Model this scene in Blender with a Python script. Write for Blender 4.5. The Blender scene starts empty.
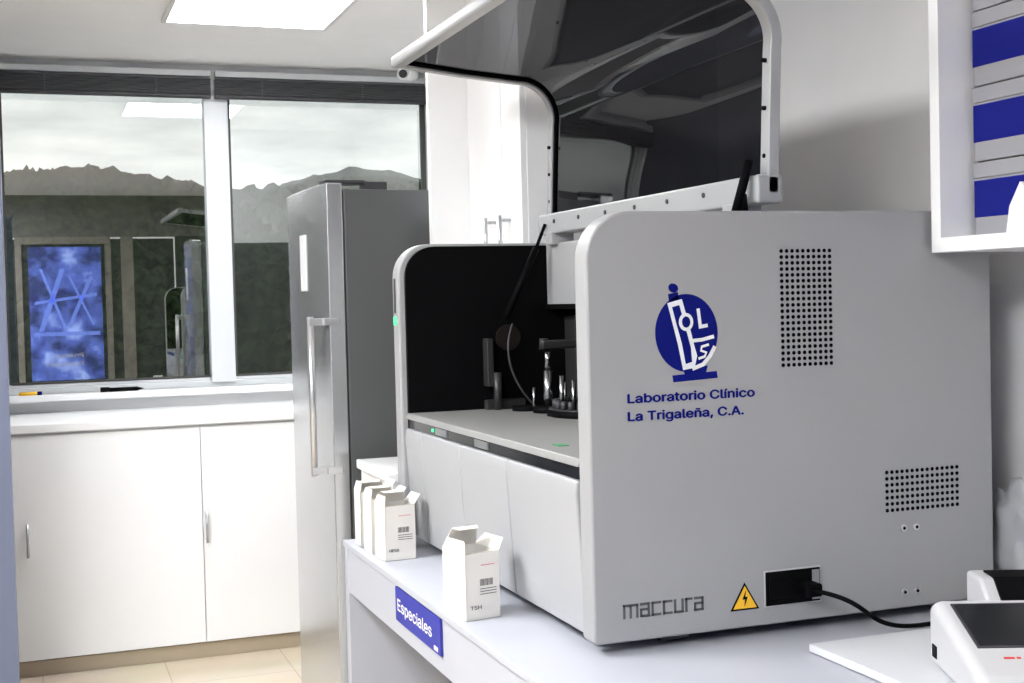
import bpy, bmesh, math, random, os
from mathutils import Vector, Matrix, noise
random.seed(4)
S = bpy.context.scene
COL = S.collection

# ---------------------------------------------------------------- materials
def mat(name, col, rough=0.5, metal=0.0, var=0.03, scale=6.0, bump=0.0, bscale=40.0, emit=None, es=0.0, spec=0.5, coat=0.0):
    m = bpy.data.materials.new(name); m.use_nodes = True
    nt = m.node_tree; N = nt.nodes; L = nt.links
    b = N['Principled BSDF']
    tc = N.new('ShaderNodeTexCoord')
    nz = N.new('ShaderNodeTexNoise'); nz.inputs['Scale'].default_value = scale; nz.inputs['Detail'].default_value = 4
    L.new(tc.outputs['Object'], nz.inputs['Vector'])
    mx = N.new('ShaderNodeMix'); mx.data_type = 'RGBA'
    c0 = [max(0, c*(1-var)) for c in col]; c1 = [min(1, c*(1+var)) for c in col]
    mx.inputs[6].default_value = (*c0, 1); mx.inputs[7].default_value = (*c1, 1)
    L.new(nz.outputs['Fac'], mx.inputs[0]); L.new(mx.outputs[2], b.inputs['Base Color'])
    b.inputs['Roughness'].default_value = rough; b.inputs['Metallic'].default_value = metal
    b.inputs['Specular IOR Level'].default_value = spec
    b.inputs['Coat Weight'].default_value = coat
    if emit:
        b.inputs['Emission Color'].default_value = (*emit, 1); b.inputs['Emission Strength'].default_value = es
    if bump > 0:
        n2 = N.new('ShaderNodeTexNoise'); n2.inputs['Scale'].default_value = bscale; n2.inputs['Detail'].default_value = 3
        L.new(tc.outputs['Object'], n2.inputs['Vector'])
        bp = N.new('ShaderNodeBump'); bp.inputs['Strength'].default_value = bump; bp.inputs['Distance'].default_value = 0.002
        L.new(n2.outputs['Fac'], bp.inputs['Height']); L.new(bp.outputs['Normal'], b.inputs['Normal'])
    return m

M = {}
M['wall'] = mat('wall_paint', (.86,.86,.86), .7, bump=.1)
M['wallr'] = mat('wall_paint_right', (.84,.835,.83), .7, bump=.1)
M['rear'] = mat('rear_wall_paint', (.045,.045,.05), .8)
M['darkwall'] = mat('added_cupboard_charcoal', (.02,.02,.022), .5, spec=.2)  # near-black of the added cupboard that the lid reflects
M['part'] = mat('partition_blue_grey', (.025,.028,.04), .6, spec=.2)
M['leftw'] = mat('left_wall_paint', (.24,.24,.245), .8, spec=.2)
M['ceil'] = mat('ceiling_paint', (.93,.93,.93), .8)
M['cab'] = mat('white_laminate', (.88,.885,.89), .35, var=.015)
M['desk'] = mat('desk_laminate', (.44,.455,.505), .4, var=.02)
M['stand'] = mat('stand_laminate', (.62,.63,.66), .4, var=.02)
M['mach'] = mat('analyzer_grey_paint', (.325,.328,.333), .42, var=.02, bump=.25, bscale=350)
M['machL'] = mat('analyzer_door_plastic', (.36,.365,.375), .35, var=.02)
M['rim'] = mat('lid_rim_plastic', (.37,.38,.39), .35, var=.02)
M['black'] = mat('black_plastic', (.003,.003,.0035), .6, var=.1, spec=.05)
M['gloss'] = mat('gloss_black', (.010,.011,.013), .12, var=.1, spec=.4)
M['deck'] = mat('deck_plate', (.26,.26,.255), .4, var=.02)
M['chrome'] = mat('chrome', (.38,.39,.40), .22, 1.0)
M['steel'] = mat('brushed_steel', (.50,.51,.53), .30, .9, var=.04)
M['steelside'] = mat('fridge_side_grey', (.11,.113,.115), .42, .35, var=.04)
M['handle'] = mat('handle_metal', (.72,.72,.73), .3, .9)
M['navy'] = mat('logo_royal_blue', (.004,.008,.150), .7, spec=.08)
M['white'] = mat('white_print', (.80,.81,.83), .5)
M['bluebox'] = mat('box_blue_print', (.008,.012,.19), .6, spec=.1)
M['boxgrey'] = mat('box_greywhite_card', (.31,.31,.33), .6)
M['card'] = mat('white_card', (.70,.68,.64), .7, bump=.1)
M['cardin'] = mat('inner_card', (.45,.41,.32), .8)
M['ink'] = mat('grey_ink', (.08,.08,.08), .6)
M['pink'] = mat('pink_ink', (.65,.25,.32), .6)
M['sign'] = mat('sign_blue', (.04,.045,.30), .5, spec=.2)
M['grey'] = mat('dark_grey_plastic', (.035,.035,.04), .5)
M['mech'] = mat('mechanism_grey', (.035,.035,.035), .4, .3)
M['mtext'] = mat('maker_grey', (.09,.09,.10), .4)
M['yellow'] = mat('warning_yellow', (.9,.50,.02), .4)
M['alu'] = mat('window_aluminium', (.62,.64,.66), .4, .1)
M['aludark'] = mat('window_gasket', (.05,.05,.05), .6)
M['blind'] = mat('blind_slats', (.10,.10,.11), .5)
M['post'] = mat('door_frame_bluegrey', (.12,.14,.21), .5)
M['base'] = mat('beige_baseboard_tile', (.46,.39,.29), .3, var=.06)
M['green'] = mat('green_led', (.05,.5,.2), .4, emit=(.1,1,.4), es=.9)
M['greenlab'] = mat('green_label', (.05,.30,.12), .5)
M['red'] = mat('red_ink', (.6,.03,.03), .5)
M['copper'] = mat('bronze_part', (.014,.010,.008), .5, .5)
M['cctv'] = mat('offwhite_plastic', (.78,.78,.78), .4)
M['device'] = mat('device_offwhite_plastic', (.52,.52,.53), .4)
M['door'] = mat('door_frame_paint', (.26,.24,.22), .5)
M['hdr'] = mat('rear_header_paint', (.15,.15,.145), .7)

def floor_mat():
    m = bpy.data.materials.new('floor_tiles'); m.use_nodes = True
    nt = m.node_tree; N = nt.nodes; L = nt.links; b = N['Principled BSDF']
    tc = N.new('ShaderNodeTexCoord')
    br = N.new('ShaderNodeTexBrick'); br.offset = 0
    br.inputs['Scale'].default_value = 1; br.inputs['Brick Width'].default_value = .5; br.inputs['Row Height'].default_value = .5
    br.inputs['Mortar Size'].default_value = .002
    br.inputs['Color1'].default_value = (.66,.57,.45,1); br.inputs['Color2'].default_value = (.64,.55,.43,1); br.inputs['Mortar'].default_value = (.45,.38,.30,1)
    L.new(tc.outputs['Object'], br.inputs['Vector'])
    nz = N.new('ShaderNodeTexNoise'); nz.inputs['Scale'].default_value = 3; nz.inputs['Detail'].default_value = 8
    L.new(tc.outputs['Object'], nz.inputs['Vector'])
    mx = N.new('ShaderNodeMix'); mx.data_type = 'RGBA'; mx.blend_type = 'MULTIPLY'; mx.inputs[0].default_value = .2
    L.new(br.outputs['Color'], mx.inputs[6]); L.new(nz.outputs['Color'], mx.inputs[7]); L.new(mx.outputs[2], b.inputs['Base Color'])
    b.inputs['Roughness'].default_value = .15
    return m
M['floor'] = floor_mat()

def steel_brushed():
    m = bpy.data.materials.new('fridge_brushed_steel'); m.use_nodes = True
    nt = m.node_tree; N = nt.nodes; L = nt.links; b = N['Principled BSDF']
    tc = N.new('ShaderNodeTexCoord'); mp = N.new('ShaderNodeMapping'); mp.inputs['Scale'].default_value = (300, 300, 2)
    nz = N.new('ShaderNodeTexNoise'); nz.inputs['Scale'].default_value = 1; nz.inputs['Detail'].default_value = 3
    L.new(tc.outputs['Object'], mp.inputs[0]); L.new(mp.outputs[0], nz.inputs['Vector'])
    cr = N.new('ShaderNodeValToRGB'); cr.color_ramp.elements[0].color = (.56,.57,.58,1); cr.color_ramp.elements[1].color = (.68,.69,.70,1)
    L.new(nz.outputs['Fac'], cr.inputs[0]); L.new(cr.outputs[0], b.inputs['Base Color'])
    b.inputs['Metallic'].default_value = .8; b.inputs['Roughness'].default_value = .26
    return m
M['fridge'] = steel_brushed()

def glass_mat(name, tint, fac, bump=0.0, bscale=2.0, mscale=(1,1,1), refl=(1,1,1), rough=0.0, top=.5):
    m = bpy.data.materials.new(name); m.use_nodes = True
    nt = m.node_tree; N = nt.nodes; L = nt.links
    for n in list(N):
        if n.type != 'OUTPUT_MATERIAL': N.remove(n)
    out = [n for n in N if n.type == 'OUTPUT_MATERIAL'][0]
    tr = N.new('ShaderNodeBsdfTransparent'); tr.inputs[0].default_value = (*tint, 1)
    gl = N.new('ShaderNodeBsdfGlossy'); gl.inputs['Roughness'].default_value = rough; gl.inputs['Color'].default_value = (*refl, 1)
    mx = N.new('ShaderNodeMixShader')
    lw = N.new('ShaderNodeLayerWeight'); lw.inputs[0].default_value = .25
    mr = N.new('ShaderNodeMapRange'); mr.inputs[3].default_value = fac; mr.inputs[4].default_value = min(1, fac+top)
    L.new(lw.outputs['Fresnel'], mr.inputs[0]); L.new(mr.outputs[0], mx.inputs[0])
    L.new(tr.outputs[0], mx.inputs[1]); L.new(gl.outputs[0], mx.inputs[2]); L.new(mx.outputs[0], out.inputs[0])
    if bump:
        tc = N.new('ShaderNodeTexCoord'); mp = N.new('ShaderNodeMapping'); mp.inputs['Scale'].default_value = mscale
        mp.inputs['Rotation'].default_value = (math.radians(-14),0,0)
        nz = N.new('ShaderNodeTexNoise'); nz.inputs['Scale'].default_value = bscale; nz.inputs['Detail'].default_value = .3
        bp = N.new('ShaderNodeBump'); bp.inputs['Strength'].default_value = 1; bp.inputs['Distance'].default_value = bump
        L.new(tc.outputs['Object'], mp.inputs[0]); L.new(mp.outputs[0], nz.inputs['Vector'])
        L.new(nz.outputs['Fac'], bp.inputs['Height']); L.new(bp.outputs[0], gl.inputs['Normal'])
    return m
M['winglass'] = glass_mat('window_glass', (.90,.92,.91), .16)
M['smoke'] = glass_mat('smoked_acrylic', (.05,.05,.055), .105, bump=.007, bscale=2.4, mscale=(1.0,.4,2.2), top=.0)

def emis(name, col, s):
    m = bpy.data.materials.new(name); m.use_nodes = True
    b = m.node_tree.nodes['Principled BSDF']
    b.inputs['Base Color'].default_value = (.9,.9,.9,1)
    b.inputs['Emission Color'].default_value = (*col, 1); b.inputs['Emission Strength'].default_value = s
    return m
M['light'] = emis('led_panel', (.975,.985,1.0), 37)
M['streak'] = emis('lid_streak_glow', (1,1,1), 16)  # glow of the added bar mirrored in the lid

# sans font that ships with Blender; built-in font is the fallback
SANS = None
try:
    fp = os.path.join(bpy.utils.system_resource('DATAFILES', path='fonts'), 'Inter.woff2')
    if os.path.exists(fp): SANS = bpy.data.fonts.load(fp)
except Exception as ex:
    SANS = None

# ---------------------------------------------------------------- helpers
def empty(name, loc=(0,0,0), rz=0):
    e = bpy.data.objects.new(name, None); COL.objects.link(e); e.location = loc; e.rotation_euler = (0,0,rz); e.empty_display_size = .1
    return e
def link(name, me, m, parent=None, bevel=0, seg=3, smooth=False):
    o = bpy.data.objects.new(name, me); COL.objects.link(o)
    if m is not None: me.materials.append(m)
    if parent: o.parent = parent
    if bevel:
        b = o.modifiers.new('bev', 'BEVEL'); b.width = bevel; b.segments = seg; b.limit_method = 'ANGLE'; b.angle_limit = math.radians(35)
    if smooth or bevel:
        for p in me.polygons: p.use_smooth = True
        if bevel:
            w = o.modifiers.new('wn', 'WEIGHTED_NORMAL'); w.keep_sharp = True
    return o
def boxes(name, lst, m, parent=None, bevel=0, seg=3):
    vs, fs = [], []
    for (x0,x1,y0,y1,z0,z1) in lst:
        n = len(vs)
        vs += [(x0,y0,z0),(x1,y0,z0),(x1,y1,z0),(x0,y1,z0),(x0,y0,z1),(x1,y0,z1),(x1,y1,z1),(x0,y1,z1)]
        fs += [tuple(n+i for i in f) for f in ((0,3,2,1),(4,5,6,7),(0,1,5,4),(1,2,6,5),(2,3,7,6),(3,0,4,7))]
    me = bpy.data.meshes.new(name); me.from_pydata(vs, [], fs); me.update()
    return link(name, me, m, parent, bevel, seg)
def box(name, x0,x1,y0,y1,z0,z1, m, parent=None, bevel=0, seg=3):
    return boxes(name, [(x0,x1,y0,y1,z0,z1)], m, parent, bevel, seg)
def cyls(name, lst, m, parent=None, n=24, smooth=True):
    vs, fs = [], []
    for (p0,p1,r0,r1) in lst:
        p0 = Vector(p0); p1 = Vector(p1); d = (p1-p0).normalized()
        a = d.orthogonal().normalized(); b = d.cross(a)
        k = len(vs)
        for p, r in ((p0,r0),(p1,r1)):
            for i in range(n):
                t = 2*math.pi*i/n
                vs.append(tuple(p + a*r*math.cos(t) + b*r*math.sin(t)))
        for i in range(n):
            j = (i+1) % n
            fs.append((k+i, k+j, k+n+j, k+n+i))
        fs.append(tuple(k+i for i in reversed(range(n)))); fs.append(tuple(k+n+i for i in range(n)))
    me = bpy.data.meshes.new(name); me.from_pydata(vs, [], fs); me.update()
    o = link(name, me, m, parent)
    if smooth:
        for p in me.polygons: p.use_smooth = len(p.vertices) == 4
    return o
def extr(name, prof, a0, a1, axis, m, parent=None, bevel=0, seg=3):
    n = len(prof); vs = []
    for a in (a0, a1):
        for (u,v) in prof:
            vs.append((u,a,v) if axis=='y' else (a,u,v) if axis=='x' else (u,v,a))
    fs = [tuple(range(n)), tuple(n+i for i in reversed(range(n)))]
    for i in range(n):
        j = (i+1)%n; fs.append((i, n+i, n+j, j))
    me = bpy.data.meshes.new(name); me.from_pydata(vs, [], fs); me.update()
    bm = bmesh.new(); bm.from_mesh(me); bmesh.ops.recalc_face_normals(bm, faces=bm.faces); bm.to_mesh(me); bm.free()
    return link(name, me, m, parent, bevel, seg)
def rrect(x0,x1,z0,z1, r, n=10):
    pts = []
    for (cx,cz,rr,a0) in ((x0+r[0],z0+r[0],r[0],180),(x1-r[1],z0+r[1],r[1],270),(x1-r[2],z1-r[2],r[2],0),(x0+r[3],z1-r[3],r[3],90)):
        for i in range(n+1):
            a = math.radians(a0+90*i/n); pts.append((cx+rr*math.cos(a), cz+rr*math.sin(a)))
    return pts
def ribbon(name, path, y0, y1, th, m, parent=None, bevel=0):
    P = [Vector(p) for p in path]; n = len(P); A=[];B=[]
    for i in range(n):
        t = (P[min(i+1,n-1)]-P[max(i-1,0)]).normalized(); nn = Vector((-t.y,t.x))
        A.append(P[i]+nn*th/2); B.append(P[i]-nn*th/2)
    return extr(name, [tuple(p) for p in A]+[tuple(p) for p in reversed(B)], y0, y1, 'y', m, parent, bevel)
def tube(name, pts, r, m, parent=None):
    c = bpy.data.curves.new(name, 'CURVE'); c.dimensions = '3D'; c.bevel_depth = r; c.bevel_resolution = 4; c.use_fill_caps = True
    s = c.splines.new('NURBS'); s.points.add(len(pts)-1); s.use_endpoint_u = True; s.order_u = 4 if len(pts)>3 else len(pts)
    for i,p in enumerate(pts): s.points[i].co = (*p,1)
    c.materials.append(m)
    o = bpy.data.objects.new(name, c); COL.objects.link(o)
    if parent: o.parent = parent
    return o
def text(name, body, width, height, origin, rot, m, parent=None, bold=0.0, ext=.0006):
    """flat lettering; bold (metres) thickens strokes by overlaying shifted copies"""
    c = bpy.data.curves.new(name, 'FONT'); c.body = body; c.size = 1; c.extrude = 0.0
    if SANS: c.font = SANS
    o = bpy.data.objects.new(name, c); COL.objects.link(o)
    bpy.context.view_layer.update()
    dg = bpy.context.evaluated_depsgraph_get()
    me = bpy.data.meshes.new_from_object(o.evaluated_get(dg))
    bpy.data.objects.remove(o)
    xs = [v.co.x for v in me.vertices]; x0=min(xs); x1=max(xs)
    sx = width/(x1-x0)
    base = [((v.co.x-x0)*sx, v.co.y*height/.7) for v in me.vertices]
    polys = [tuple(p.vertices) for p in me.polygons]
    shifts = [(0,0)] if not bold else [(-bold,0),(0,0),(bold,0),(0,bold*.6),(0,-bold*.6)]
    vs=[]; fs=[]
    for k,(dx,dy) in enumerate(shifts):
        n0=len(vs)
        vs += [(x+dx,y+dy,ext+k*.00004) for x,y in base]
        fs += [tuple(n0+i for i in p) for p in polys]
    m2 = bpy.data.meshes.new(name); m2.from_pydata(vs,[],fs); m2.update()
    o = link(name, m2, m, parent)
    o.location = origin; o.rotation_euler = rot
    return o
RY = (math.radians(90),0,0)
RX = (math.radians(90),0,math.radians(-90))

# ---------------------------------------------------------------- camera
CZ = 1.45; F = 1315.0
yaw, pitch, roll = math.radians(20.1), math.atan(41.5/F), math.radians(1.43)
fw = Vector((math.sin(yaw)*math.cos(pitch), math.cos(yaw)*math.cos(pitch), -math.sin(pitch)))
rt = Vector((math.cos(yaw), -math.sin(yaw), 0)); up = rt.cross(fw)
rt2 = rt*math.cos(roll) - up*math.sin(roll); up2 = up*math.cos(roll) + rt*math.sin(roll)
cam = bpy.data.cameras.new('camera'); co = bpy.data.objects.new('camera', cam); COL.objects.link(co)
cam.sensor_width = 36; cam.lens = F/1024*36; cam.clip_end = 2000; cam.clip_start = .05
m4 = Matrix((rt2, up2, -fw)).transposed().to_4x4(); m4.translation = (0,0,CZ)
co.matrix_world = m4
S.camera = co

# ---------------------------------------------------------------- room
FZ = -.09
XR = 2.10; YB = 6.5; ZC = 2.62; XL = -1.9; YR = -.95
box('floor', XL-.1, XR+.1, YR-.1, YB+.15, FZ-.1, FZ, M['floor'])
box('ceiling', XL-.1, XR+.1, YR-.1, YB+.15, ZC, ZC+.1, M['ceil'])
box('wall_right', XR, XR+.12, YR-.1, YB+.15, FZ, ZC, M['wallr'])
box('wall_left', XL-.12, XL, YR-.1, YB+.15, FZ, ZC, M['leftw'])
WX0, WX1, WZ0, WZ1 = -.15, 1.975, 1.065, 2.50
boxes('wall_back', [(XL, WX0, YB, YB+.15, FZ, ZC), (WX1, XR, YB, YB+.15, FZ, ZC), (WX0, WX1, YB, YB+.15, FZ, WZ0), (WX0, WX1, YB, YB+.15, WZ1, ZC)], M['wall'])
boxes('wall_rear', [(XL, -.35, YR-.12, YR, FZ, 2.2), (1.45, XR, YR-.12, YR, FZ, 2.2)], M['rear'])
box('trim_rear_header', XL, XR, YR-.12, YR, 2.2, ZC, M['hdr'])
box('wall_partition', -.28, -.155, 5.0, 6.5, FZ, ZC, M['part'])
box('trim_partition_post', -.24, -.078, 4.86, 5.0, FZ, 2.0, M['post'])
dc = empty('added_dark_cupboard')  # unseen dark cupboard, added to keep the lid's reflections dark
box('carcass', XL+.005, -.285, 5.6, 6.49, FZ, 2.60, M['darkwall'], dc)
boxes('doors', [(XL+.02+i*.40, XL+.02+i*.40+.39, 5.58, 5.6, FZ+.06, 2.58) for i in range(4)], M['darkwall'], dc, .002)
wl = empty('added_lid_streak')  # unseen glowing bar, added to put a bright streak in the lid
box('housing', -1.75,-.35,5.54,5.579,2.30,2.36, M['cctv'], wl, .003)
box('tube', -1.74,-.36,5.525,5.54,2.31,2.35, M['streak'], wl, .003)

dr = empty('door_rear')
box('door_leaf', -.33, 1.43, YR-.09, YR-.05, FZ, 2.18, M['grey'], dr)
boxes('door_frame', [(-.12,-.06,YR-.05,YR-.01,FZ,2.2),(.74,.80,YR-.05,YR-.01,FZ,2.2),(-.06,.74,YR-.05,YR-.01,2.13,2.2),(-.06,.74,YR-.05,YR-.01,FZ,.7),(.90,1.02,YR-.05,YR-.01,FZ,2.2)], M['door'], dr)
def poster_mat():
    m = bpy.data.materials.new('poster_blue'); m.use_nodes = True
    nt = m.node_tree; N = nt.nodes; L = nt.links; b = N['Principled BSDF']
    tc = N.new('ShaderNodeTexCoord')
    wv = N.new('ShaderNodeTexNoise'); wv.inputs['Scale'].default_value = 4.5; wv.inputs['Detail'].default_value = 4
    L.new(tc.outputs['Object'], wv.inputs['Vector'])
    cr = N.new('ShaderNodeValToRGB'); e = cr.color_ramp.elements
    e[0].color = (.02,.03,.16,1); e[0].position=.38; e[1].color = (.10,.16,.60,1); e[1].position=.58
    x = e.new(.70); x.color = (.35,.48,1,1)
    L.new(wv.outputs['Fac'], cr.inputs[0]); L.new(cr.outputs[0], b.inputs['Base Color']); L.new(cr.outputs[0], b.inputs['Emission Color'])
    b.inputs['Emission Strength'].default_value = 1.3  # self-glow added to the print
    return m
po = empty('rear_poster')  # emission added so the poster's window reflection reads brighter
box('poster_panel', 0.0, .70, YR-.045, YR-.02, .75, 2.10, poster_mat(), po)
pg = mat('poster_glass_art', (.12,.2,.7), .4, emit=(.2,.3,.9), es=1.2)  # art shares the poster's added glow
def pst(name, pts): extr(name, pts, YR-.02, YR-.018, 'y', pg, po)
pst('art_bar_a', [(.08,1.25),(.13,1.25),(.35,1.88),(.30,1.88)])
pst('art_bar_b', [(.33,1.25),(.36,1.25),(.13,1.88),(.10,1.88)])
pst('art_bar_c', [(.36,1.30),(.40,1.30),(.62,1.80),(.58,1.80)])
pst('art_bar_d', [(.60,1.30),(.625,1.30),(.40,1.80),(.375,1.80)])
pst('art_shelf', [(.05,1.52),(.65,1.60),(.65,1.63),(.05,1.55)])
pst('art_table', [(.03,1.20),(.67,1.20),(.67,1.24),(.03,1.24)])
text('poster_caption', 'Pruebas\nEspeciales', .36, .06, (.50,YR-.016,.98), (math.radians(90),0,math.pi), M['white'], po)

for i,(x0,x1,y0,y1) in enumerate([(.56,1.20,4.88,5.50),(-1.35,-.35,-.3,.9),(-1.35,-.35,2.3,3.5)]):  # first panel is in view; the other two are added fill lights
    e = empty('ceiling_light_panel')
    boxes('frame', [(x0-.02,x0,y0-.02,y1+.02,ZC-.012,ZC),(x1,x1+.02,y0-.02,y1+.02,ZC-.012,ZC),(x0,x1,y0-.02,y0,ZC-.012,ZC),(x0,x1,y1,y1+.02,ZC-.012,ZC)], M['cctv'], e)
    box('diffuser', x0, x1, y0, y1, ZC-.008, ZC-.001, M['light'], e)

# ---------------------------------------------------------------- window
w = empty('window_1')
fy0, fy1 = YB+.02, YB+.08
mx0, mx1 = .822, .938
boxes('outer_frame', [(WX0,WX1,fy0,fy1,WZ0,WZ0+.03),(WX0,WX1,fy0,fy1,WZ1-.03,WZ1),(WX0,WX0+.03,fy0,fy1,WZ0,WZ1),(WX1-.02,WX1,fy0,fy1,WZ0,WZ1)], M['alu'], w, .004)
boxes('sash_stiles', [(mx0,mx1,fy0-.015,fy1-.01,WZ0+.02,WZ1-.02),(WX0+.03,WX0+.05,fy0+.01,fy1,WZ0+.03,WZ1-.03),(WX1-.035,WX1-.02,fy0+.01,fy1,WZ0+.03,WZ1-.03),
     (WX0+.03,WX1-.03,fy0+.01,fy1,WZ0+.03,WZ0+.045)], M['alu'], w, .004)
boxes('gasket', [(mx1,mx1+.012,fy0,fy0+.02,WZ0+.05,WZ1-.03),(WX0+.05,WX0+.06,fy0+.01,fy0+.02,WZ0+.05,WZ1-.03),(WX1-.06,WX1-.035,fy0,fy0+.02,WZ0+.05,WZ1-.03),(WX0+.06,WX1-.06,fy0+.008,fy0+.02,WZ0+.045,WZ0+.055)], M['aludark'], w)
box('glass_left', WX0+.05, mx0, YB+.05, YB+.052, WZ0+.045, WZ1-.03, M['winglass'], w)
box('glass_right', mx1, WX1-.035, YB+.05, YB+.052, WZ0+.045, WZ1-.03, M['winglass'], w)
box('trim_window_sill', WX0, WX1, YB-.10, YB+.02, WZ0-.03, WZ0, M['cab'], None, .004)
bl = empty('venetian_blind')
boxes('headrail', [(WX0+.0,mx0+.03,YB-.07,YB-.02,2.555,2.585),(mx0+.05,WX1-.0,YB-.07,YB-.02,2.555,2.585)], M['alu'], bl, .003)
sl = []
for k in range(7):
    z = 2.475 + k*.011
    sl += [(WX0+.0,mx0+.03,YB-.07,YB-.02,z,z+.004),(mx0+.05,WX1-.0,YB-.07,YB-.02,z,z+.004)]
boxes('slats', sl, M['blind'], bl)
boxes('bottom_rail', [(WX0,mx0+.03,YB-.068,YB-.022,2.455,2.47),(mx0+.05,WX1,YB-.068,YB-.022,2.455,2.47)], M['grey'], bl, .003)
cyls('lift_cords', [((x,YB-.045,2.46),(x,YB-.045,2.56),.003,.003) for x in (.1,.6,1.1,1.6)], M['alu'], bl, 8)

c = empty('window_base_cabinet')
FY = 5.87
box('carcass', -.15, 1.75, FY, YB, FZ+.07, .94, M['cab'], c)
box('plinth', -.15, 1.75, FY+.03, YB, FZ, FZ+.07, M['base'], c)
box('countertop', -.15, 1.75, FY-.03, YB, .94, .98, M['cab'], c, .006)
seams = [-.15,.68,1.50]
for i in range(2):
    box('door_%d'%(i+1), seams[i]+.0015, seams[i+1]-.0015, FY-.02, FY, FZ+.075, .93, M['cab'], c, .0015)
for x in (-.04,.695):
    cyls('handle', [((x,FY-.05,.425),(x,FY-.05,.565),.006,.006),((x,FY-.05,.44),(x,FY-.02,.44),.005,.005),((x,FY-.05,.55),(x,FY-.02,.55),.005,.005)], M['steel'], c, 12)
box('baseboard_back', -.15, 1.75, FY+.01, FY+.029, FZ, FZ+.065, M['base'])

p = empty('black_pen')
cyls('barrel', [((.34,YB-.05,WZ0+.010),(.47,YB-.035,WZ0+.010),.010,.010),((.47,YB-.035,WZ0+.010),(.50,YB-.033,WZ0+.010),.008,.001),((.30,YB-.055,WZ0+.012),(.34,YB-.05,WZ0+.012),.012,.011)], M['black'], p, 12)
p = empty('yellow_marker')
cyls('barrel', [((-.06,YB-.06,WZ0+.009),(.02,YB-.055,WZ0+.009),.008,.008)], M['yellow'], p, 12)
cyls('cap', [((.02,YB-.055,WZ0+.009),(.04,YB-.053,WZ0+.009),.009,.009)], M['navy'], p, 12)

cc = empty('security_camera')
cx_, cy_ = 1.765, 6.2
cyls('base', [((cx_,cy_,ZC),(cx_,cy_,ZC-.02),.035,.035),((cx_,cy_,ZC-.02),(cx_,cy_,ZC-.05),.012,.012)], M['cctv'], cc)
cyls('body', [((cx_+.04,cy_+.06,ZC-.055),(cx_-.04,cy_-.06,ZC-.07),.030,.032)], M['cctv'], cc)
cyls('lens', [((cx_-.038,cy_-.057,ZC-.07),(cx_-.045,cy_-.068,ZC-.0715),.020,.020)], M['gloss'], cc)

# ---------------------------------------------------------------- fridge
fr = empty('refrigerator', (.95,4.38,FZ), math.radians(2))
D=.70; W_=.60; H=1.86-FZ
box('body', .06, D, 0.005, W_-.005, .06, H-.02, M['steelside'], fr, .006)
extr('door', [(0,0),(.055,0),(.055,W_),(0,W_),(-.008,W_*.75),(-.011,W_*.5),(-.008,W_*.25)], .07, H, 'z', M['fridge'], fr, .004)
box('toe_kick', .09, D-.05, .02, W_-.02, 0, .06, M['grey'], fr)
boxes('hinge_cover', [(.0,.14,.01,.10,H-.001,H+.012),(.14,.22,.02,.09,H-.02,H+.008)], M['grey'], fr, .003)
cyls('handle_bar', [((-.060,.03,.87-FZ),(-.060,.03,1.41-FZ),.011,.011)], M['handle'], fr)
boxes('handle_mounts', [(-.068,.03,.018,.040,z-FZ,z+.024-FZ) for z in (.875,1.38)], M['handle'], fr, .003)
boxes('handle_mount_side', [(-.02,.03,-.004,.02,z-FZ,z+.024-FZ) for z in (.875,1.38)], M['handle'], fr, .002)
box('sticker', -.014,-.009,.27,.35,1.50-FZ,1.70-FZ, M['white'], fr)

# ---------------------------------------------------------------- cupboards
t = empty('tall_cupboard')
box('side_panel', 1.285, XR, 4.27, 4.30, FZ, ZC, M['cab'], t)
box('carcass', 1.44, XR, 3.76, 4.27, 1.50, ZC-.003, M['cab'], t)
box('door_far', 1.42, 1.44, 3.938, 4.267, 1.505, ZC-.01, M['cab'], t, .002)
box('door_near', 1.42, 1.44, 3.763, 3.932, 1.505, ZC-.01, M['cab'], t, .002)
for y in (4.005,3.868):
    cyls('handle', [((1.385,y,1.56),(1.385,y,1.715),.006,.006),((1.385,y,1.575),(1.42,y,1.575),.005,.005),((1.385,y,1.70),(1.42,y,1.70),.005,.005)], M['steel'], t, 12)
b = empty('low_cabinet')
box('carcass', 1.015, XR, 3.86, 4.26, FZ, .905, M['cab'], b)
box('top', 1.0, XR, 3.85, 4.265, .905, .935, M['cab'], b, .004)

# ---------------------------------------------------------------- desk
DX=.850
d = empty('laboratory_desk')
box('tabletop', DX, XR-.005, 1.3, 3.83, .733, .75, M['desk'], d, .002)
box('fascia', DX+.008, DX+.028, 1.34, 3.79, .60, .733, M['desk'], d)
box('end_panel_far', DX+.005, XR-.005, 3.79, 3.83, FZ, .733, M['desk'], d, .002)
box('end_panel_near', DX+.005, XR-.005, 1.30, 1.34, FZ, .733, M['desk'], d, .002)
box('back_panel', XR-.04, XR-.01, 1.34, 3.79, .1, .733, M['desk'], d)
s = empty('especiales_sign')
box('plate', DX+.001, DX+.0075, 2.85, 3.24, .642, .728, M['sign'], s, .001)
text('lettering', 'Especiales', .30, .040, (DX+.0005,3.215,.672), RX, M['white'], s, .0010)
boxes('small_print', [(DX+.0003,DX+.001,2.87,2.90,.648,.658)], M['white'], s)

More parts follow.
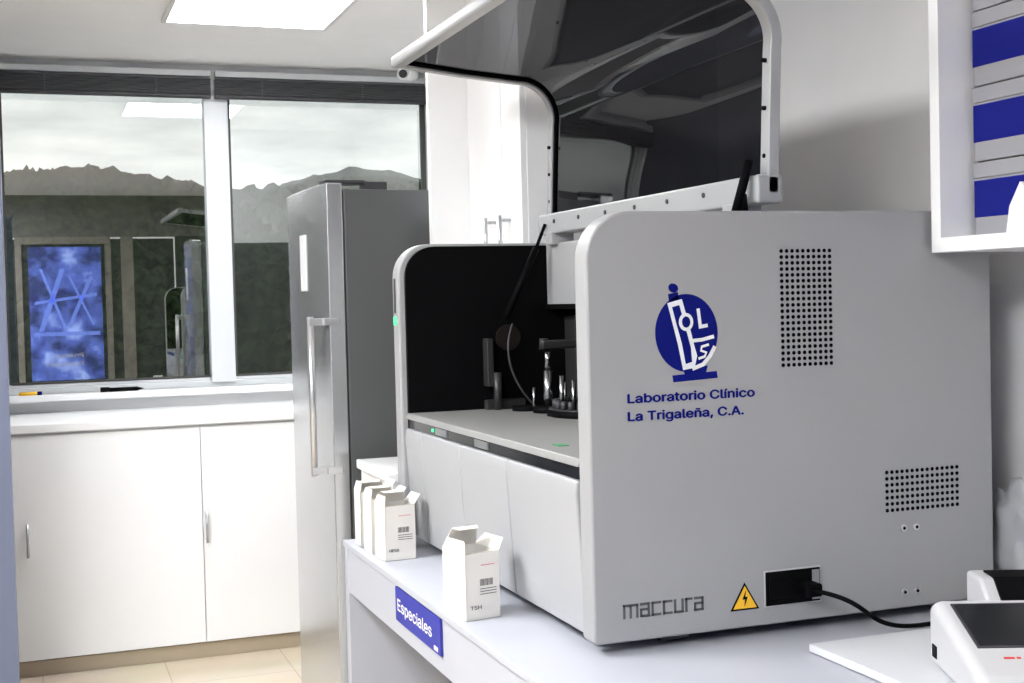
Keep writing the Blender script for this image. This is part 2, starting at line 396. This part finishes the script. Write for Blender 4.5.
# ---------------------------------------------------------------- ANALYZER
A = empty('laboratory_analyzer')
Y0, Y1 = 2.33, 3.72; X0, X1 = 1.008, 1.965; Z0, Z1 = .773, 1.618
prof = rrect(X0, X1, Z0, Z1, (.012,.012,.03,.095))
extr('side_panel_near', prof, Y0, Y0+.06, 'y', M['mach'], A, .006)
proff = rrect(X0-.015, X1, Z0, Z1, (.012,.012,.03,.095))
extr('side_panel_far', proff, Y1-.06, Y1, 'y', M['mach'], A, .010)
lin = rrect(X0+.006, X1-.05, Z0+.3, Z1-.008, (.005,.005,.02,.088))
extr('inner_liner_far', lin, Y1-.075, Y1-.06, 'y', M['black'], A)
extr('inner_liner_near', lin, Y0+.06, Y0+.07, 'y', M['black'], A)
box('lower_body', X0+.05, X1-.01, Y0+.06, Y1-.06, Z0+.01, 1.10, M['mach'], A)
box('back_panel', X1-.03, X1-.005, Y0+.06, Y1-.06, Z0+.01, Z1-.005, M['mach'], A)
ys = [Y0+.062, 2.80, 3.15, 3.50, Y1-.062]
for i in range(4):
    pr = [(X0+.012,Z0+.005),(X0+.05,Z0+.005),(X0+.05,1.088),(X0-.002,1.088),(X0-.006,1.06)]
    extr('front_door_%d'%(i+1), pr, ys[i]+.002, ys[i+1]-.002, 'y', M['machL'], A, .005)
box('indicator_strip', X0+.006, X0+.05, Y0+.06, Y1-.06, 1.09, 1.116, M['gloss'], A)
boxes('indicator_labels', [(X0+.003,X0+.006,y,y+.10,1.094,1.112) for y in (2.95,3.28)], M['steel'], A)
boxes('indicator_led', [(X0+.002,X0+.006,3.40,3.412,1.099,1.107)], M['green'], A)
extr('deck_plate', [(X0-.002,1.116),(1.36,1.116),(1.36,1.132),(X0+.004,1.132)], Y0+.06, Y1-.06, 'y', M['deck'], A, .002)
box('deck_black', 1.36, 1.66, Y0+.06, Y1-.06, 1.10, 1.128, M['black'], A)
box('interior_back', 1.64, 1.67, Y0+.06, Y1-.06, 1.12, 1.42, M['black'], A)
box('upper_housing', 1.45, X1-.03, Y0+.06, Y1-.06, 1.42, Z1-.004, M['machL'], A, .006)
box('upper_housing_strip', 1.444, 1.45, Y0+.07, Y1-.07, 1.42, 1.435, M['black'], A)
box('power_button', X0-.019, X0-.01, Y1-.045, Y1-.02, 1.385, 1.41, M['green'], A, .002)
box('button_slot', X0-.017, X0-.01, Y1-.04, Y1-.025, 1.42, 1.52, M['grey'], A, .001)
cyls('feet', [((x,y,.7515),(x,y,Z0+.012),.028,.024) for x in (1.20,1.85) for y in (2.45,3.6)], M['black'], A)
boxes('foot_brackets', [(1.17,1.235,2.37,2.45,.757,.785)], M['grey'], A)
def dots(name, x0,x1,z0,z1,nx,nz,r):
    l=[]
    for i in range(nx):
        for j in range(nz):
            x = x0+(x1-x0)*i/(nx-1); z = z0+(z1-z0)*j/(nz-1)
            l.append(((x,Y0-.0012,z),(x,Y0+.004,z),r,r))
    cyls(name, l, M['black'], A, 8, False)
dots('vent_upper', 1.441,1.556,1.303,1.536,10,20,.0042)
dots('vent_lower', 1.688,1.868,.985,1.066,15,7,.0042)
cyls('panel_screws', [((x,Y0-.004,z),(x,Y0+.003,z),.007,.009) for x in (1.728,1.760) for z in (.945,.808)], M['steel'], A)
cyls('screw_sockets', [((x,Y0-.0045,z),(x,Y0-.003,z),.004,.004) for x in (1.728,1.760) for z in (.945,.808)], M['black'], A, 6)
box('inlet_recess', 1.386,1.520,Y0-.002,Y0+.004,.810,.885, M['device'], A, .001)
box('inlet_plate', 1.389,1.517,Y0-.004,Y0,.813,.882, M['black'], A)
box('inlet_side_plate', 1.498,1.515,Y0-.005,Y0-.002,.817,.878, M['steel'], A)
box('rocker_switch', 1.396,1.448,Y0-.009,Y0-.003,.826,.866, M['black'], A,.003)
box('plug', 1.460,1.498,Y0-.045,Y0-.003,.830,.857, M['black'], A,.005)
OXW=-.012
extr('warning_edge', [(1.320+OXW,.810),(1.386+OXW,.810),(1.353+OXW,.866)], Y0-.0012, Y0, 'y', M['black'], A)
extr('warning_sign', [(1.326+OXW,.8135),(1.380+OXW,.8135),(1.353+OXW,.859)], Y0-.002, Y0-.001, 'y', M['yellow'], A)
extr('warning_bolt', [(1.355+OXW,.850),(1.347+OXW,.832),(1.353+OXW,.832),(1.351+OXW,.818),(1.359+OXW,.837),(1.353+OXW,.837)], Y0-.003, Y0-.002, 'y', M['black'], A)
def maker(x, z, hgt, wid):
    T=.17; L_=[]
    adv=[1.55,1.0,1.0,1.0,1.0,.75,1.0]; tot=sum(adv); s=wid/(tot+.18*6); h=hgt
    th=T*h; cx=x
    for ch,a in zip('maccura',adv):
        w0=a*s
        V=lambda u,z0=0,z1=1: L_.append((cx+u,cx+u+th,z+z0*h,z+z1*h))
        Hh=lambda v,u0=0,u1=None: L_.append((cx+u0,cx+(w0 if u1 is None else u1),z+v*h-(th if v>0 else 0),z+v*h+(0 if v>0 else th)))
        if ch=='m': V(0);V(w0/2-th/2);V(w0-th);Hh(1)
        if ch=='a': V(w0-th);V(0,0,.6);Hh(1);Hh(0);Hh(.62)
        if ch=='c': V(0);Hh(1);Hh(0)
        if ch=='u': V(0);V(w0-th);Hh(0)
        if ch=='r': V(0);Hh(1)
        cx += w0+.18*s
    boxes('maker_lettering', [(a,b_,Y0-.0012,Y0,c_,d_) for (a,b_,c_,d_) in L_], M['mtext'], A)
maker(1.070,.820,.028,.177)
text('lab_name_1', 'Laboratorio Clínico', .282, .0235, (1.090,Y0-.0005,1.243), RY, M['navy'], A, .0014)
text('lab_name_2', 'La Trigaleña, C.A.', .256, .0235, (1.090,Y0-.0005,1.208), RY, M['navy'], A, .0014)
PX=.001985
def LP(px,py): return (1.222+(px-689)*PX, 1.372-(py-335-(px-689)*-.012)*PX)
def disc(name,cx,cy,rx,ry,dy,m,a=0):
    pts=[]
    for i in range(48):
        t=2*math.pi*i/48; u=rx*math.cos(t); v=ry*math.sin(t)
        pts.append(LP(cx+u*math.cos(a)-v*math.sin(a), cy+u*math.sin(a)+v*math.cos(a)))
    extr(name, pts, Y0-dy, Y0-dy+.0006, 'y', m, A)
def pol(name, pts, dy, m): extr(name, [LP(*q) for q in pts], Y0-dy, Y0-dy+.0006, 'y', m, A)
def stroke(name, pts, wd, dy, m):
    P=[Vector(p) for p in pts]; n=len(P); a=[];b2=[]
    for i in range(n):
        t_=(P[min(i+1,n-1)]-P[max(i-1,0)]).normalized(); nn=Vector((-t_.y,t_.x))*wd/2
        a.append(tuple(P[i]+nn)); b2.append(tuple(P[i]-nn))
    pol(name, a+b2[::-1], dy, m)
disc('logo_disc',689,333,35,39,.0006,M['navy'])
disc('logo_head',675,288,5.5,4.5,.0006,M['navy'],.3)
pol('logo_neck',[(669,294),(680,292),(681,299),(670,301)],.0006,M['navy'])
wh=M['white']
pol('logo_tube',[(668,303),(684,299),(691,322),(697,346),(700,356),(697,368),(684,370),(679,345),(673,322)],.0012,wh)
pol('logo_tube_core',[(673,307),(681,305),(687,326),(693,348),(694,362),(687,364),(683,343),(677,322)],.0018,M['navy'])
disc('logo_ring',688,322,8,9,.0024,wh); disc('logo_ring_in',688,322,4.6,5.6,.003,M['navy'])
pol('logo_L',[(700,309),(703.5,308.5),(705.5,325),(712,324),(712.5,327.5),(702.5,329)],.0024,wh)
stroke('logo_stage',[(694,341),(706,340),(719,337)],3.6,.0024,wh)
stroke('logo_arc',[(694,369),(706,365),(714,357),(720,347)],4.0,.0024,wh)
stroke('logo_S',[(713,345),(705,347),(704,351),(710,353),(708,357),(701,359)],2.6,.003,wh)
pol('logo_base',[(672,375),(722,372),(723,379),(673,382)],.0006,M['navy'])
pol('logo_base2',[(684,369),(712,366),(710,373),(686,375)],.0005,M['navy'])

# ---- hinged smoked lid
OX=.010
path = [(1.462+OX,1.66),(1.468+OX,1.80),(1.475+OX,1.96)]
cx,cz,r = 1.365+OX,1.985,.112
for i in range(0,17):
    a = math.radians(-2 + 94*i/16); path.append((cx+r*math.cos(a), cz+r*math.sin(a)))
path += [(1.2,2.112),(1.005,2.135)]
LY0, LY1 = 2.405, 3.665
ny=24; vs=[]; fs=[]
for (px_,pz_) in path:
    for j in range(ny+1): vs.append((px_, LY0+.02+(LY1-LY0-.04)*j/ny, pz_))
for i in range(len(path)-1):
    for j in range(ny):
        k=i*(ny+1)+j; fs.append((k,k+1,k+ny+2,k+ny+1))
me=bpy.data.meshes.new('lid_sheet'); me.from_pydata(vs,[],fs); me.update()
link('lid_sheet', me, M['smoke'], A, smooth=True)
ribbon('lid_rim_near', path, LY0, LY0+.035, .026, M['rim'], A, .003)
ribbon('lid_rim_far', path, LY1-.03, LY1, .024, M['rim'], A, .003)
ribbon('lid_gasket_near', path, LY0+.035, LY0+.045, .012, M['black'], A)
ribbon('lid_gasket_far', path, LY1-.040, LY1-.03, .012, M['black'], A)
box('lid_handle_edge', .992,1.03,LY0,LY1,2.120,2.152, M['rim'], A, .008)
box('lid_hinge_beam', 1.425+OX,1.485+OX,LY0,LY1,1.640,1.70, M['rim'], A, .006)
cyls('hinge_bolts', [((1.432,y,1.675),(1.44,y,1.675),.006,.006) for y in [2.46+.18*i for i in range(7)]], M['grey'], A, 10)
cyls('rim_bolts', [((1.463,LY1-.018,z),(1.473,LY1-.018,z),.005,.005) for z in (1.74,1.82,1.90)]+[((1.46,LY0+.018,z),(1.47,LY0+.018,z),.005,.005) for z in (1.74,1.84,1.94)], M['black'], A, 10)
boxes('hinge_brackets', [(1.43,1.50,y,y+.05,Z1-.01,1.645) for y in (2.50,3.0,3.55)], M['machL'], A, .003)
cyls('gas_strut', [((1.30,3.60,1.40),(1.40,3.60,1.60),.010,.010),((1.40,3.60,1.60),(1.43,3.60,1.67),.005,.005),
                   ((1.42,2.44,1.60),(1.415,2.44,1.66),.012,.012),((1.40,2.44,1.62),(1.43,2.43,1.73),.010,.010)], M['black'], A, 12)
# ---- interior mechanism
cy=3.28
cyls('reagent_carousel', [((1.46,cy,1.128),(1.46,cy,1.150),.15,.15),((1.46,cy,1.150),(1.46,cy,1.158),.11,.11)], M['black'], A, 48)
cyls('carousel_ring', [((1.46,cy,1.150),(1.46,cy,1.153),.148,.148)], M['grey'], A, 48)
cyls('carousel_vials', [((1.46+.13*math.cos(a),cy+.13*math.sin(a),1.15),(1.46+.13*math.cos(a),cy+.13*math.sin(a),1.175),.009,.009) for a in [i*math.pi/14 for i in range(28)]], M['grey'], A, 10)
py=3.43
cyls('probe_column', [((1.36,py,1.13),(1.36,py,1.25),.014,.014),((1.36,py,1.25),(1.36,py,1.31),.009,.009),((1.34,py+.06,1.13),(1.34,py+.06,1.20),.005,.005),((1.39,py-.05,1.13),(1.39,py-.05,1.22),.005,.005),((1.36,py-.10,1.13),(1.36,py-.10,1.24),.007,.007),((1.37,py-.16,1.13),(1.37,py-.16,1.23),.006,.006)], M['chrome'], A)
cyls('probe_base', [((1.36,py,1.13),(1.36,py,1.15),.045,.045),((1.36,py-.12,1.13),(1.36,py-.12,1.145),.05,.05),((1.33,py+.10,1.13),(1.33,py+.10,1.145),.04,.04)], M['black'], A)
boxes('probe_arm', [(1.34,1.56,py-.015,py+.015,1.31,1.335)], M['mech'], A, .006)
cyls('probe_needles', [((1.35,py,1.31),(1.35,py,1.34),.014,.012),((1.55,py,1.30),(1.55,py,1.17),.003,.002)], M['mech'], A)
cyls('sample_column', [((1.27,3.60,1.13),(1.27,3.60,1.24),.012,.012)], M['mech'], A)
cyls('pulley_disc', [((1.32,3.643,1.34),(1.32,3.635,1.34),.038,.038)], M['copper'], A, 32)
boxes('side_bracket', [(1.24,1.26,3.60,3.64,1.20,1.34),(1.50,1.53,3.56,3.64,1.15,1.40),(1.24,1.36,3.61,3.64,1.13,1.16)], M['mech'], A, .003)
boxes('deck_label', [(1.06,1.085,2.62,2.66,1.132,1.1335)], M['greenlab'], A)
tube('hose', [(1.32,3.60,1.38),(1.28,3.58,1.30),(1.30,3.57,1.22),(1.36,3.56,1.15)], .003, M['grey'], A)
tube('hose_b', [(1.47,3.45,1.41),(1.47,3.42,1.33),(1.50,3.40,1.30),(1.52,3.30,1.30)], .006, M['grey'], A)
cyls('coiled_tube', [((1.445,3.30,1.40-.012*i),(1.445,3.30,1.406-.012*i),.009,.009) for i in range(6)], M['cctv'], A, 12)

tube('power_cable', [(1.48,2.288,.843),(1.52,2.22,.84),(1.56,2.21,.79),(1.66,2.24,.757),(1.80,2.26,.756),(1.95,2.28,.756),(2.04,2.30,.756)], .0048, M['black'])

# ---------------------------------------------------------------- reagent cartons
def carton(x,y,rz,w_,dp,h,label,stand=.04):
    e = empty('reagent_carton', (x,y,.7505), rz)
    T=.0015
    boxes('walls', [(0,w_,0,T,0,h),(0,w_,dp-T,dp,0,h),(0,T,0,dp,0,h),(w_-T,w_,0,dp,0,h),(0,w_,0,dp,0,T)], M['card'], e)
    box('inner', T,w_-T,T,dp-T,h*.55,h*.56, M['cardin'], e)
    def flapm(name,p0,p1,dirv,l,m):
        p0=Vector(p0);p1=Vector(p1);dv=Vector(dirv).normalized()*l; n=(p1-p0).cross(dv).normalized()*.0012
        ins=(p1-p0)*.12
        q=[p0,p1,p1-ins+dv,p0+ins+dv]
        vs=[tuple(v) for v in q]+[tuple(v+n) for v in q]
        me=bpy.data.meshes.new(name); me.from_pydata(vs,[],[(0,1,2,3),(7,6,5,4),(0,4,5,1),(1,5,6,2),(2,6,7,3),(3,7,4,0)]); me.update()
        link(name,me,m,e)
    flapm('flap_back',(0,dp,h),(w_,dp,h),(0,-.5,.8),stand,M['card'])
    flapm('flap_left',(0,0,h),(0,dp,h),(.25,0,1),w_*.30,M['card'])
    flapm('flap_right',(w_,dp,h),(w_,0,h),(.5,0,.6),w_*.35,M['card'])
    flapm('flap_front',(w_,0,h),(0,0,h),(0,.9,-.5),dp*.35,M['cardin'])
    flapm('tuck',(w_*.12,dp-stand*.53,h+stand*.85),(w_*.86,dp-stand*.53,h+stand*.85),(0,-1,-.15),.022,M['card'])
    boxes('barcode', [(w_*.42+i*.0034, w_*.42+i*.0034+(.002 if i%3 else .0012), -.0006, 0, h*.50, h*.60) for i in range(int(w_*.42/.0034))], M['ink'], e)
    boxes('print_lines', [(w_*.42,w_*.9,-.0005,0,h*k,h*k+.0015) for k in (.45,.41,.37)], M['grey'], e)
    boxes('pink_band', [(w_*.45,w_*.85,-.0005,0,h*.80,h*.815)], M['pink'], e)
    text('label', label, w_*.32, .011, (w_*.12,-.0004,h*.16), RY, M['ink'], e, .0004)
    return e
carton(.872,2.715,math.radians(11),.086,.105,.148,'TSH',.055)
carton(.882,3.445,math.radians(6),.088,.080,.150,'HPSA',.040)
carton(.874,3.562,math.radians(3),.088,.080,.155,'FT4',.032)
carton(.872,3.680,math.radians(0),.088,.080,.160,'PRL',.028)

# ---------------------------------------------------------------- wall shelf
sh = empty('wall_shelf')
SX=1.80; SYF=2.315; SYN=1.2
boxes('panels', [(SX,XR,SYF-.03,SYF,1.528,2.45),(SX,XR,SYN,SYN+.03,1.528,2.45),(SX,XR,SYN+.03,SYF-.03,1.528,1.558),(SX,XR,SYN+.03,SYF-.03,2.42,2.45),(XR-.01,XR,SYN+.03,SYF-.03,1.558,2.42)], M['cab'], sh)
for col,(ya,yb) in enumerate([(1.95,2.272),(1.60,1.92)]):
    st = empty('stack_of_boxes')
    for k in range(4):
        z = 1.5585+k*.157
        box('box_%d'%k, 1.876,2.085,ya+.003,yb-.003,z,z+.122, M['boxgrey'], st, .002)
        box('lid_%d'%k, 1.873,2.088,ya,yb,z+.122,z+.154, M['boxgrey'], st, .002)
        box('blue_band_%d'%k, 1.8752,2.0855,ya+.002,yb-.002,z+.040,z+.117, M['bluebox'], st)
pb = empty('folded_paper')
extr('fold', [(1.98,1.559),(2.10,1.559),(2.09,1.61),(2.06,1.655),(2.03,1.63),(2.035,1.585)], 1.81,1.86,'x', M['white'], pb)

# ---------------------------------------------------------------- stand + small device
stn = empty('instrument_stand')
box('top', 1.400, 2.07, 1.40, 2.19, .752, .768, M['stand'], stn, .003)
dv = empty('benchtop_strip_reader', (1.405,1.70,.7685), math.radians(-22))
BW=.36
zf=lambda y:.058+(y-.02)*(.062/.25)
extr('body', [(0,.0),(.30,.0),(.30,.115),(.27,.120),(.02,.058),(0,.045)], 0, BW, 'x', M['device'], dv, .020, 6)
def slab(name,x0,x1,y0,y1,h,m):
    extr(name,[(y0,zf(y0)-.002),(y1,zf(y1)-.002),(y1,zf(y1)+h),(y0,zf(y0)+h)],x0,x1,'x',m,dv)
slab('display_border',.028,.30,.105,.258,.002,M['grey'])
slab('display',.033,.295,.110,.253,.003,M['gloss'])
extr('printer_cover', [(.27,.110),(.34,.0),(.40,.0),(.40,.15),(.32,.15)], .10, BW-.02, 'x', M['device'], dv, .008)
extr('printer_window', [(.268,.118),(.316,.153),(.375,.1535),(.375,.149),(.32,.149),(.272,.112)], .125,BW-.05,'x', M['black'], dv)
box('port', -.002,.002,.245,.270,.022,.045, M['black'], dv,.001)
bmk = boxes('brand_mark', [(0,.018,0,.006,0,.0006),(.021,.028,0,.006,0,.0006)], M['red'], dv)
bmk.location=(.06,.07,zf(.07)); bmk.rotation_euler=(math.atan(.062/.25),0,0)

bm = bmesh.new(); bmesh.ops.create_icosphere(bm, subdivisions=4, radius=1)
for v in bm.verts:
    p = v.co.copy(); k = 1+.28*noise.noise(p*2.3)+.12*noise.noise(p*6)
    v.co = Vector((p.x*.035*k, p.y*.09*k, max(p.z*.13*k,-.13)))
me = bpy.data.meshes.new('bag'); bm.to_mesh(me); bm.free()
o = link('plastic_bag', me, mat('bag_plastic', (.45,.46,.48), .25, bump=.6, bscale=60), None, smooth=True); o.location = (2.035,2.34,.8815)

# ---------------------------------------------------------------- outdoors
def hill(name, x0,x1,ya,yb,za,hf,nx,ny,col,amp,fs,bl=.35,tex=4,crown=0):
    vs=[];fs_=[]
    for j in range(ny+1):
        v=j/ny
        for i in range(nx+1):
            x=x0+(x1-x0)*i/nx; y=ya+(yb-ya)*v
            top=hf(x)
            z=za+(top-za)*(math.sin(min(1,v*1.15)*math.pi/2))
            q=Vector((x*fs,y*fs,z*fs))
            n1=noise.noise(q)+.6*noise.noise(q*2.3)+.35*noise.noise(q*5.1)
            if crown:
                n1 += crown*(.5-abs(noise.noise(q*1.7)))+crown*.4*(.5-abs(noise.noise(q*4)))
            vs.append((x,y+amp*.6*noise.noise(q+Vector((9,3,1))),z+amp*n1))
    for j in range(ny):
        for i in range(nx):
            k=j*(nx+1)+i; fs_.append((k,k+1,k+nx+2,k+nx+1))
    me=bpy.data.meshes.new(name); me.from_pydata(vs,[],fs_); me.update()
    m=bpy.data.materials.new(name+'_foliage'); m.use_nodes=True
    nt=m.node_tree;N=nt.nodes;L=nt.links;b_=N['Principled BSDF']
    tc=N.new('ShaderNodeTexCoord');nz=N.new('ShaderNodeTexNoise');nz.inputs['Scale'].default_value=fs*tex;nz.inputs['Detail'].default_value=12;nz.inputs['Roughness'].default_value=.7
    L.new(tc.outputs['Object'],nz.inputs['Vector'])
    cr=N.new('ShaderNodeValToRGB');cr.color_ramp.elements[0].position=.40;cr.color_ramp.elements[1].position=.62
    cr.color_ramp.elements[0].color=(*[c*bl for c in col],1);cr.color_ramp.elements[1].color=(*[c*1.5 for c in col],1)
    L.new(nz.outputs['Fac'],cr.inputs[0]);L.new(cr.outputs[0],b_.inputs['Base Color'])
    b_.inputs['Roughness'].default_value=1;b_.inputs['Specular IOR Level'].default_value=0
    link(name,me,m,None,smooth=False)
hill('hillside_trees',-50,80,24,70,-14,lambda x:6.7+.6/(1+math.exp((x-5)*.9))+.2*math.sin(x*.5),480,120,(.022,.034,.017),.46,1.0,.35,2.2,1.5)
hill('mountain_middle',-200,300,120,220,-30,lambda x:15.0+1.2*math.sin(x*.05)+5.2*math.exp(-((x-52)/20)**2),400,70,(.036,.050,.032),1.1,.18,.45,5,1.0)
hill('mountain_far',-500,800,400,560,-50,lambda x:46+8*math.exp(-((x-128)/45)**2)+5*math.exp(-((x-38)/16)**2)+2*math.sin(x*.06),400,40,(.095,.115,.108),2.4,.05,.7,8,.7)  # paler colour paints in the haze of distance

wd = bpy.data.worlds.new('overcast_sky'); S.world = wd; wd.use_nodes = True
nt = wd.node_tree; N = nt.nodes; L = nt.links; bg = N['Background']
tc = N.new('ShaderNodeTexCoord'); mp = N.new('ShaderNodeMapping'); mp.inputs['Scale'].default_value = (1,1,4.5)
nz = N.new('ShaderNodeTexNoise'); nz.inputs['Scale'].default_value = 3.6; nz.inputs['Detail'].default_value = 8; nz.inputs['Roughness'].default_value = .55
L.new(tc.outputs['Generated'], mp.inputs[0]); L.new(mp.outputs[0], nz.inputs['Vector'])
cr = N.new('ShaderNodeValToRGB'); e = cr.color_ramp.elements
e[0].position=.36; e[0].color=(.54,.57,.58,1); e[1].position=.58; e[1].color=(.98,.985,.965,1)
L.new(nz.outputs['Fac'], cr.inputs[0]); L.new(cr.outputs[0], bg.inputs[0]); bg.inputs[1].default_value = 1.5

S.view_settings.view_transform = 'Standard'
S.view_settings.look = 'None'
S.view_settings.exposure = 0
